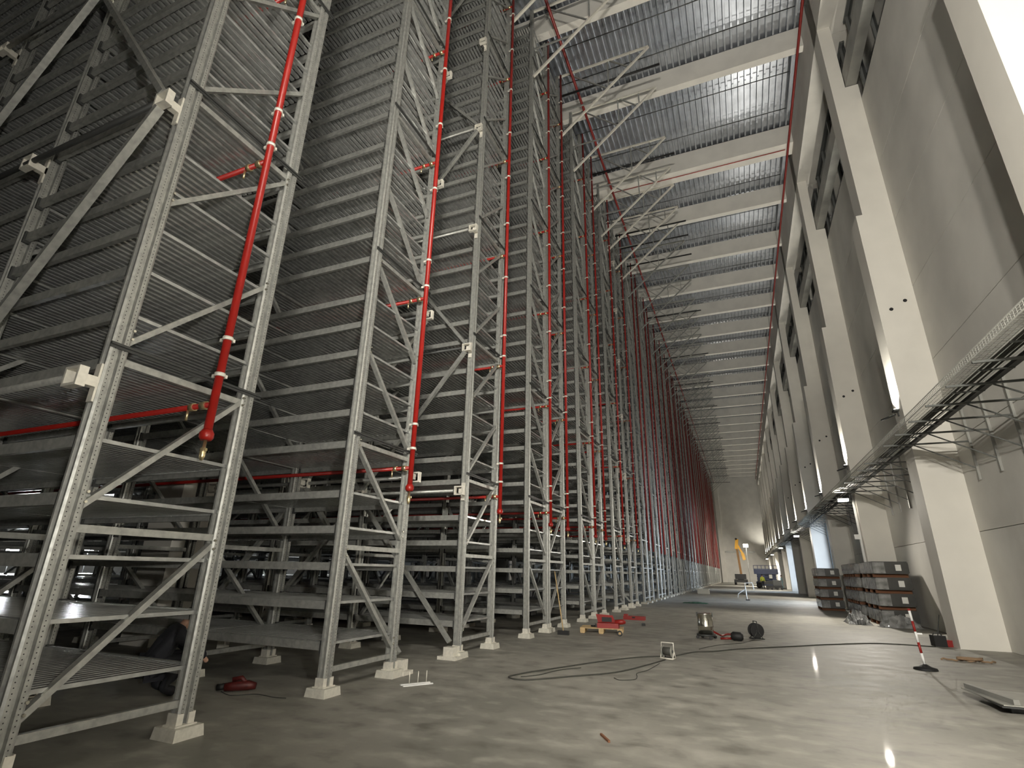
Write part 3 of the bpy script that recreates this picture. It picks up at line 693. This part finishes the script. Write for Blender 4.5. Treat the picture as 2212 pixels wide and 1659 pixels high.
# barrier post
t = thing('barrier_post', 'red and white striped barrier post with black foot', 'post', (2.99, 13.55, 0), R(-15))
build('foot', MB().tube([(0, 0, 0), (0, 0, 0.035), (0, 0, 0.06), (0, 0, 0.1)], 0.2, 24, rad=[0.2, 0.19, 0.1, 0.035]), 'black', t)
for k, m in enumerate(('white', 'signred', 'white', 'signred', 'white')):
    build('stripe', MB().tube([(-0.012 * k, 0, 0.1 + 0.19 * k), (-0.012 * (k + 1), 0, 0.1 + 0.19 * (k + 1))], 0.022, 12), m, t)
build('cap', MB().tube([(-0.06, 0, 1.05), (-0.062, 0, 1.085)], 0.026, 12), 'signred', t); build('clip', MB().box(-0.02, 0.07, -0.012, 0.012, 0.62, 0.65), 'white', t)
# toolbox in the corner
t = thing('toolbox', 'black and red toolbox in the corner by the near column', 'toolbox', (4.48, 18.35, 0), R(5))
build('body', MB().box(-0.15, 0.12, -0.15, 0.15, 0, 0.26), 'black', t); build('red_pack', MB().box(0.13, 0.25, -0.12, 0.12, 0, 0.16), 'signred', t); build('rod', MB().tube([(0, 0.0, 0.26), (0.2, 0.2, 0.75)], 0.012, 6), 'dark', t); build('handle', MB().tube([(-0.12, 0, 0.26), (-0.08, 0, 0.31), (0.05, 0, 0.31), (0.09, 0, 0.26)], 0.012, 6), 'dark', t)
# rope
t = thing('rope_scrap', 'brown rope scrap lying on the floor in front of the near column', 'rope', (4.2, 15.3, 0))
rr = random.Random(5)
build('strand', MB().tube([(-0.5 + 0.06 * i, 0.10 * math.sin(i * 1.3), 0.02 + 0.012 * (i % 2)) for i in range(17)], 0.018, 6), 'brown', t)
build('coil', MB().tube([(0.22 * math.cos(k * 0.5), 0.10 * math.sin(k * 0.5), 0.04 + 0.002 * k) for k in range(26)], 0.016, 6), 'brown', t)
# stick
tag(build('wood_stick', MB().bar((-1.63, 6.42, 0.012), (-1.49, 6.2, 0.012), 0.022, 0.02), 'batten'), 'short dark stick lying alone on the foreground floor', 'stick')
# white angle with bolts
t = thing('bolt_strip', 'pale slotted strip with upright bolts on the floor by the second rack row', 'steel strip', (-4.77, 7.7, 0), R(56))
for yy in (-0.05, 0.05): build('strip', MB().box(-0.24, 0.24, yy - 0.022, yy + 0.022, 0, 0.014), 'white', t)
for xx in (-0.1, 0.04, 0.18): build('bolt', MB().tube([(xx, 0.05, 0.014), (xx, 0.05, 0.17)], 0.007, 6), 'white_metal', t)
# red power tool on floor behind first row
t = thing('power_tool', 'dark red corded power tool on the floor between the first two rack rows', 'power tool', (-6.62, 6.12, 0), R(35))
build('body', MB().tube([(-0.2, 0, 0.06), (-0.1, 0, 0.07), (0.1, 0, 0.08), (0.2, 0, 0.07)], 0.06, 10, rad=[0.05, 0.06, 0.065, 0.04]), 'tool_red', t); build('gear_head', MB().tube([(-0.2, 0, 0.07), (-0.3, 0, 0.06)], 0.04, 10), 'black', t); build('grip', MB().tube([(0.05, 0, 0.12), (0.0, 0.02, 0.17), (-0.12, 0.02, 0.15)], 0.03, 8), 'tool_red', t)
cable([(-6.83, 6.0), (-6.52, 5.9), (-6.3, 6.1), (-5.95, 6.08), (-5.78, 6.12)], 'thin cord of the red power tool near the first rack row', 0.006)
# plate stack at right
t = thing('steel_plate_stack', 'grey steel plates with a raised edge lying at the right edge of the picture', 'steel plates', (3.5, 10.3, 0), R(0))
build('spacer', MB().box(-0.45, 0.7, -0.35, -0.25, 0, 0.08), 'dark', t); build('spacer', MB().box(-0.45, 0.7, 0.3, 0.4, 0, 0.08), 'dark', t)
build('plate', MB().box(-0.6, 0.8, -0.55, 0.6, 0.08, 0.10), 'dark', t); build('plate', MB().quad_box(((-0.58, -0.55, 0.105), (0.8, -0.55, 0.105), (0.8, 0.6, 0.105), (-0.7, 0.6, 0.105), (-0.58, -0.55, 0.12), (0.8, -0.55, 0.12), (0.8, 0.6, 0.12), (-0.7, 0.6, 0.12))), 'plate', t)
build('edge_profile', MB().bar((-0.62, 0.62, 0.15), (-0.42, -0.50, 0.15), 0.07, 0.06), 'girder', t)
# white beam on blocks between rows two and three
t = thing('steel_section', 'pale steel section lying on a block behind the second rack row', 'steel beam', (-9.6, 9.0, 0), R(20))
build('section', MB().box(-0.9, 0.55, -0.06, 0.06, 0.22, 0.34), 'white_metal', t); build('block', MB().box(0.25, 0.4, -0.1, 0.1, 0, 0.22), 'block', t); build('block', MB().box(-0.7, -0.55, -0.1, 0.1, 0, 0.22), 'block', t)

# ---------------- far things
# white A-stand
t = thing('white_stand', 'white folding stand in the daylight patch on the floor', 'stand', (-0.15, 42.8, 0))
build('leg', MB().tube([(0.05, 0, 0), (0.0, 0.1, 0.95)], 0.035, 8), 'white', t); build('leg', MB().tube([(-0.55, 0.2, 0.15), (-0.5, 0.2, 0.4), (0.0, 0.1, 0.75)], 0.03, 8), 'white', t); build('head', MB().tube([(0, 0.1, 0.9), (0.0, 0.1, 1.15), (0.5, 0.1, 1.15), (0.55, 0.1, 0.7)], 0.03, 8), 'white', t); build('foot', MB().box(-0.05, 0.22, -0.1, 0.1, 0, 0.06), 'black', t)
t = thing('concrete_block', 'concrete block with a tilted rod by the distant rack feet', 'block', (-3.7, 53.5, 0))
build('body', MB().box(-0.5, 0.5, -0.35, 0.35, 0, 0.42), 'block', t); build('rod', MB().tube([(-0.05, 0, 0.4), (-0.6, 0, 0.95)], 0.03, 6), 'white', t)
crumple('green_net', -3.0, 35.9, 0.75, 0.8, 0.07, 4, 'flat green net lying in the daylight patch by the racks'); bpy.data.objects['green_net'].data.materials[0] = M['green']; bpy.data.objects['green_net']['category'] = 'net'
# yellow telehandler / boom machine at the end
t = thing('boom_lift', 'yellow boom lift with raised arm in front of the end wall', 'boom lift', (-0.9, 110, 0))
build('chassis', MB().box(-1.05, 1.05, -1.6, 1.6, 0.45, 0.9), 'black', t); build('turret', MB().prism([(-0.95, -1.1), (0.95, -1.1), (0.6, 1.1), (-0.6, 1.1)], 0.95, 1.85), 'black', t); build('turntable', MB().tube([(0, 0, 0.9), (0, 0, 0.95)], 0.5, 16), 'dark', t)
for sx in (-0.95, 0.95):
    for sy in (-1.2, 1.2): build('wheel', MB().tube([(sx - 0.18, sy, 0.45), (sx + 0.18, sy, 0.45)], 0.45, 16), 'black', t)
build('boom', MB().bar((0.15, 0, 1.6), (-0.1, 0, 6.6), 0.38, 0.42, (0, 1, 0)), 'boomdark', t); build('boom_head', MB().bar((-0.2, 0, 6.2), (0.1, 0, 8.0), 0.55, 0.6, (0, 1, 0)), 'yellow', t); build('jib', MB().bar((0.1, 0, 6.9), (1.0, 0, 5.0), 0.34, 0.36, (0, 1, 0)), 'yellow', t); build('jib_end', MB().bar((0.75, 0, 5.5), (1.0, 0, 4.3), 0.5, 0.5, (0, 1, 0)), 'yellow', t); build('knuckle', MB().tube([(-0.05, -0.3, 8.0), (-0.05, 0.3, 8.0)], 0.2, 10), 'dark', t)
# lamp on a stand
t = thing('stand_lamp', 'bright work lamp on a thin stand beside the yellow boom lift', 'lamp', (0.55, 100, 0))
build('stand', MB().tube([(0, 0, 0), (0, 0, 6.1)], 0.03, 8), 'tray', t); build('lens', MB().box(-0.4, 0.35, -0.1, 0.1, 6.1, 6.6), 'lens', t); light('POINT', 'stand_beam', 250, (1, 0.95, 0.85), (0, -0.4, 6.3), t, shadow_soft_size=0.3)
# blue scissor lift
t = thing('scissor_lift', 'dark blue scissor lift parked at the far end of the hall', 'scissor lift', (2.65, 86, 0))
build('chassis', MB().box(-1.4, 1.4, -0.7, 0.7, 0.35, 0.85), 'blue', t)
for sx in (-1.1, 1.1):
    for sy in (-0.75, 0.75): build('wheel', MB().tube([(sx, sy - 0.12, 0.32), (sx, sy + 0.12, 0.32)], 0.32, 14), 'black', t)
for k in range(3):
    z = 0.9 + 0.3 * k
    for s_ in (-1, 1): build('scissor_arm', MB().bar((-1.25 * s_, -0.4, z), (1.25 * s_, -0.4, z + 0.28), 0.12, 0.1), 'blue', t)
build('platform', MB().box(-1.55, 1.55, -0.7, 0.7, 1.85, 2.1), 'blue', t); build('toe_panel', MB().box(-1.53, 1.53, -0.7, -0.67, 2.1, 2.5), 'blue', t); build('scissor_cover', MB().box(-1.2, 1.2, -0.38, 0.38, 0.85, 1.85), 'blue', t)
rail = MB()
for z in (2.55, 3.0):
    for s_ in (-1, 1): rail.bar((-1.55, s_ * 0.68, z), (1.55, s_ * 0.68, z), 0.05, 0.05)
    for s_ in (-1, 1): rail.bar((s_ * 1.55, -0.68, z), (s_ * 1.55, 0.68, z), 0.05, 0.05)
build('guard_rail', rail, 'blue', t)
for i in range(7):
    for s_ in (-1, 1): build('rail_post', MB().box(-1.55 + i * 0.5, -1.5 + i * 0.5, s_ * 0.68 - 0.03, s_ * 0.68 + 0.03, 2.1, 3.02), 'blue', t)
build('control_box', MB().box(0.3, 0.7, -0.85, -0.7, 1.3, 1.8), 'plate', t); build('side_panel', MB().box(-1.2, 1.2, -0.72, -0.7, 0.5, 1.0), 'dark', t)
t = thing('low_trolley', 'low black trolley in front of the blue scissor lift', 'trolley', (3.15, 78, 0))
build('platform', MB().box(-0.95, 0.95, -0.4, 0.4, 0.25, 0.5), 'black', t); build('load', MB().box(-0.1, 0.9, -0.35, 0.35, 0.5, 1.15), 'dark', t)
for sx in (-0.8, -0.3, 0.3, 0.8): build('wheel', MB().tube([(sx, -0.4, 0.13), (sx, -0.34, 0.13)], 0.13, 10), 'black', t)
# white pipe post and red sign on far columns
t = thing('wall_conduit', 'pale vertical conduit running down the column below the brightest floodlight', 'conduit', (4.72, 27.3, 0))
build('pipe', MB().tube([(0, 0, 0.0), (0, 0, 5.05)], 0.055, 10), 'white', t); build('box', MB().box(-0.22, 0.0, -0.05, 0.05, 3.2, 3.4), 'white', t)
t = thing('fire_sign', 'red square sign hanging on the column beside the lit doorway', 'sign', (5.1, 36.2, 3.55))
build('panel', MB().box(-0.24, 0.24, 0, 0.05, 0.24, 0.76), 'signred', t); build('hanger', MB().box(-0.06, 0.0, 0.0, 0.03, 0.76, 1.5), 'plate', t)

# ================================================================ PEOPLE
def skin_body(name, joints, edges, m, parent, root=0):
    me = bpy.data.meshes.new(name); me.from_pydata([j[0] for j in joints], edges, []); me.materials.append(M[m])
    o = link(name, me, parent)
    md = o.modifiers.new('skin', 'SKIN'); md.use_smooth_shade = True
    sd = o.modifiers.new('sub', 'SUBSURF'); sd.levels = 1; sd.render_levels = 2
    for i, j in enumerate(joints):
        r = j[1]; me.skin_vertices[0].data[i].radius = (r, r) if not isinstance(r, tuple) else r
    me.skin_vertices[0].data[root].use_root = True
    return o
def person(label, loc, rz, J, cloth, legs, hair='black'):
    t = thing('person', label, 'person', loc, rz)
    order = ['pelvis', 'waist', 'chest', 'neck', 'head', 'crown', 'shl', 'ell', 'wrl', 'hnl', 'shr', 'elr', 'wrr', 'hnr', 'hil', 'knl', 'anl', 'tol', 'hir', 'knr', 'anr', 'tor']
    rad = dict(pelvis=0.13, waist=0.12, chest=0.15, neck=0.055, head=0.085, crown=0.075, shl=0.06, ell=0.042, wrl=0.03, hnl=0.035, shr=0.06, elr=0.042, wrr=0.03, hnr=0.035, hil=0.085, knl=0.06, anl=0.042, tol=0.035, hir=0.085, knr=0.06, anr=0.042, tor=0.035)
    E_ = [('pelvis', 'waist'), ('waist', 'chest'), ('chest', 'neck'), ('neck', 'head'), ('head', 'crown'), ('chest', 'shl'), ('shl', 'ell'), ('ell', 'wrl'), ('wrl', 'hnl'), ('chest', 'shr'), ('shr', 'elr'), ('elr', 'wrr'), ('wrr', 'hnr'), ('pelvis', 'hil'), ('hil', 'knl'), ('knl', 'anl'), ('anl', 'tol'), ('pelvis', 'hir'), ('hir', 'knr'), ('knr', 'anr'), ('anr', 'tor')]
    ix = {n: i for i, n in enumerate(order)}
    skin_body('body', [(J[n], rad[n]) for n in order], [(ix[a], ix[b]) for a, b in E_], 'skin', t)
    up = ['waist', 'chest', 'shl', 'ell', 'wrl', 'shr', 'elr', 'wrr', 'pelvis', 'neck']; ui = {n: i for i, n in enumerate(up)}
    skin_body('jacket', [(J[n], rad[n] + 0.035) for n in up], [(ui[a], ui[b]) for a, b in E_ if a in ui and b in ui], cloth, t)
    lo = ['pelvis', 'hil', 'knl', 'anl', 'hir', 'knr', 'anr', 'tol', 'tor']; li = {n: i for i, n in enumerate(lo)}
    skin_body('trousers', [(J[n], rad[n] + 0.028) for n in lo], [(li[a], li[b]) for a, b in E_ if a in li and b in li], legs, t)
    h = Vector(J['head']); c = Vector(J['crown'])
    d = (c - h).normalized()
    build('hair', MB().tube([h + d * 0.02 + Vector((0, 0.02, 0)), h + d * 0.08 + Vector((0, 0.01, 0)), h + d * 0.14, h + d * 0.17], 0.1, 12, rad=[0.09, 0.105, 0.085, 0.03]), hair, t)
    f = Vector((0, -1, 0))
    build('nose', MB().tube([h + f * 0.09, h + f * 0.12 + Vector((0, 0, -0.015))], 0.014, 6), 'skin', t)
    for s_ in (-1, 1): build('ear', MB().box(h.x + s_ * 0.095 - 0.01, h.x + s_ * 0.095 + 0.01, h.y - 0.02, h.y + 0.02, h.z - 0.03, h.z + 0.035), 'skin', t); build('eye', MB().tube([h + f * 0.085 + Vector((s_ * 0.035, 0, 0.03)), h + f * 0.097 + Vector((s_ * 0.035, 0, 0.03))], 0.012, 6), 'black', t)
    return t
STAND = dict(pelvis=(0, 0, 0.95), waist=(0, 0, 1.12), chest=(0, 0, 1.34), neck=(0, 0, 1.50), head=(0, -0.02, 1.62), crown=(0, -0.01, 1.72), shl=(-0.2, 0, 1.40), ell=(-0.26, -0.03, 1.13), wrl=(-0.25, -0.14, 0.92), hnl=(-0.25, -0.18, 0.83), shr=(0.2, 0, 1.40), elr=(0.26, -0.03, 1.13), wrr=(0.25, -0.14, 0.92), hnr=(0.25, -0.18, 0.83), hil=(-0.1, 0, 0.88), knl=(-0.12, -0.06, 0.48), anl=(-0.14, 0.06, 0.09), tol=(-0.15, -0.1, 0.04), hir=(0.1, 0, 0.88), knr=(0.12, 0.02, 0.48), anr=(0.14, 0.12, 0.09), tor=(0.15, -0.04, 0.04))
person('person in pale blue work clothes walking by the far wall', (4.6, 88, 0), R(-90), STAND, 'ltblue', 'ltblue')
person('person in a yellow hi-vis vest standing before the blue lift', (2.0, 83.2, 0), R(20), STAND, 'hivis', 'navy')
CR = dict(pelvis=(0, 0.1, 0.34), waist=(0, 0.05, 0.5), chest=(0, -0.1, 0.70), neck=(0, -0.2, 0.82), head=(0, -0.28, 0.90), crown=(0, -0.31, 1.0), shl=(-0.2, -0.12, 0.74), ell=(-0.28, -0.32, 0.58), wrl=(-0.18, -0.5, 0.42), hnl=(-0.14, -0.56, 0.36), shr=(0.2, -0.12, 0.74), elr=(0.28, -0.32, 0.58), wrr=(0.18, -0.5, 0.42), hnr=(0.14, -0.56, 0.36), hil=(-0.11, 0.06, 0.34), knl=(-0.2, -0.32, 0.46), anl=(-0.18, -0.04, 0.1), tol=(-0.2, -0.22, 0.04), hir=(0.11, 0.06, 0.34), knr=(0.2, -0.32, 0.46), anr=(0.18, -0.04, 0.1), tor=(0.2, -0.22, 0.04))
person('person in dark clothes crouching in the aisle behind the nearest rack row', (-7.45, 5.45, 0), R(160), CR, 'navy', 'navy')
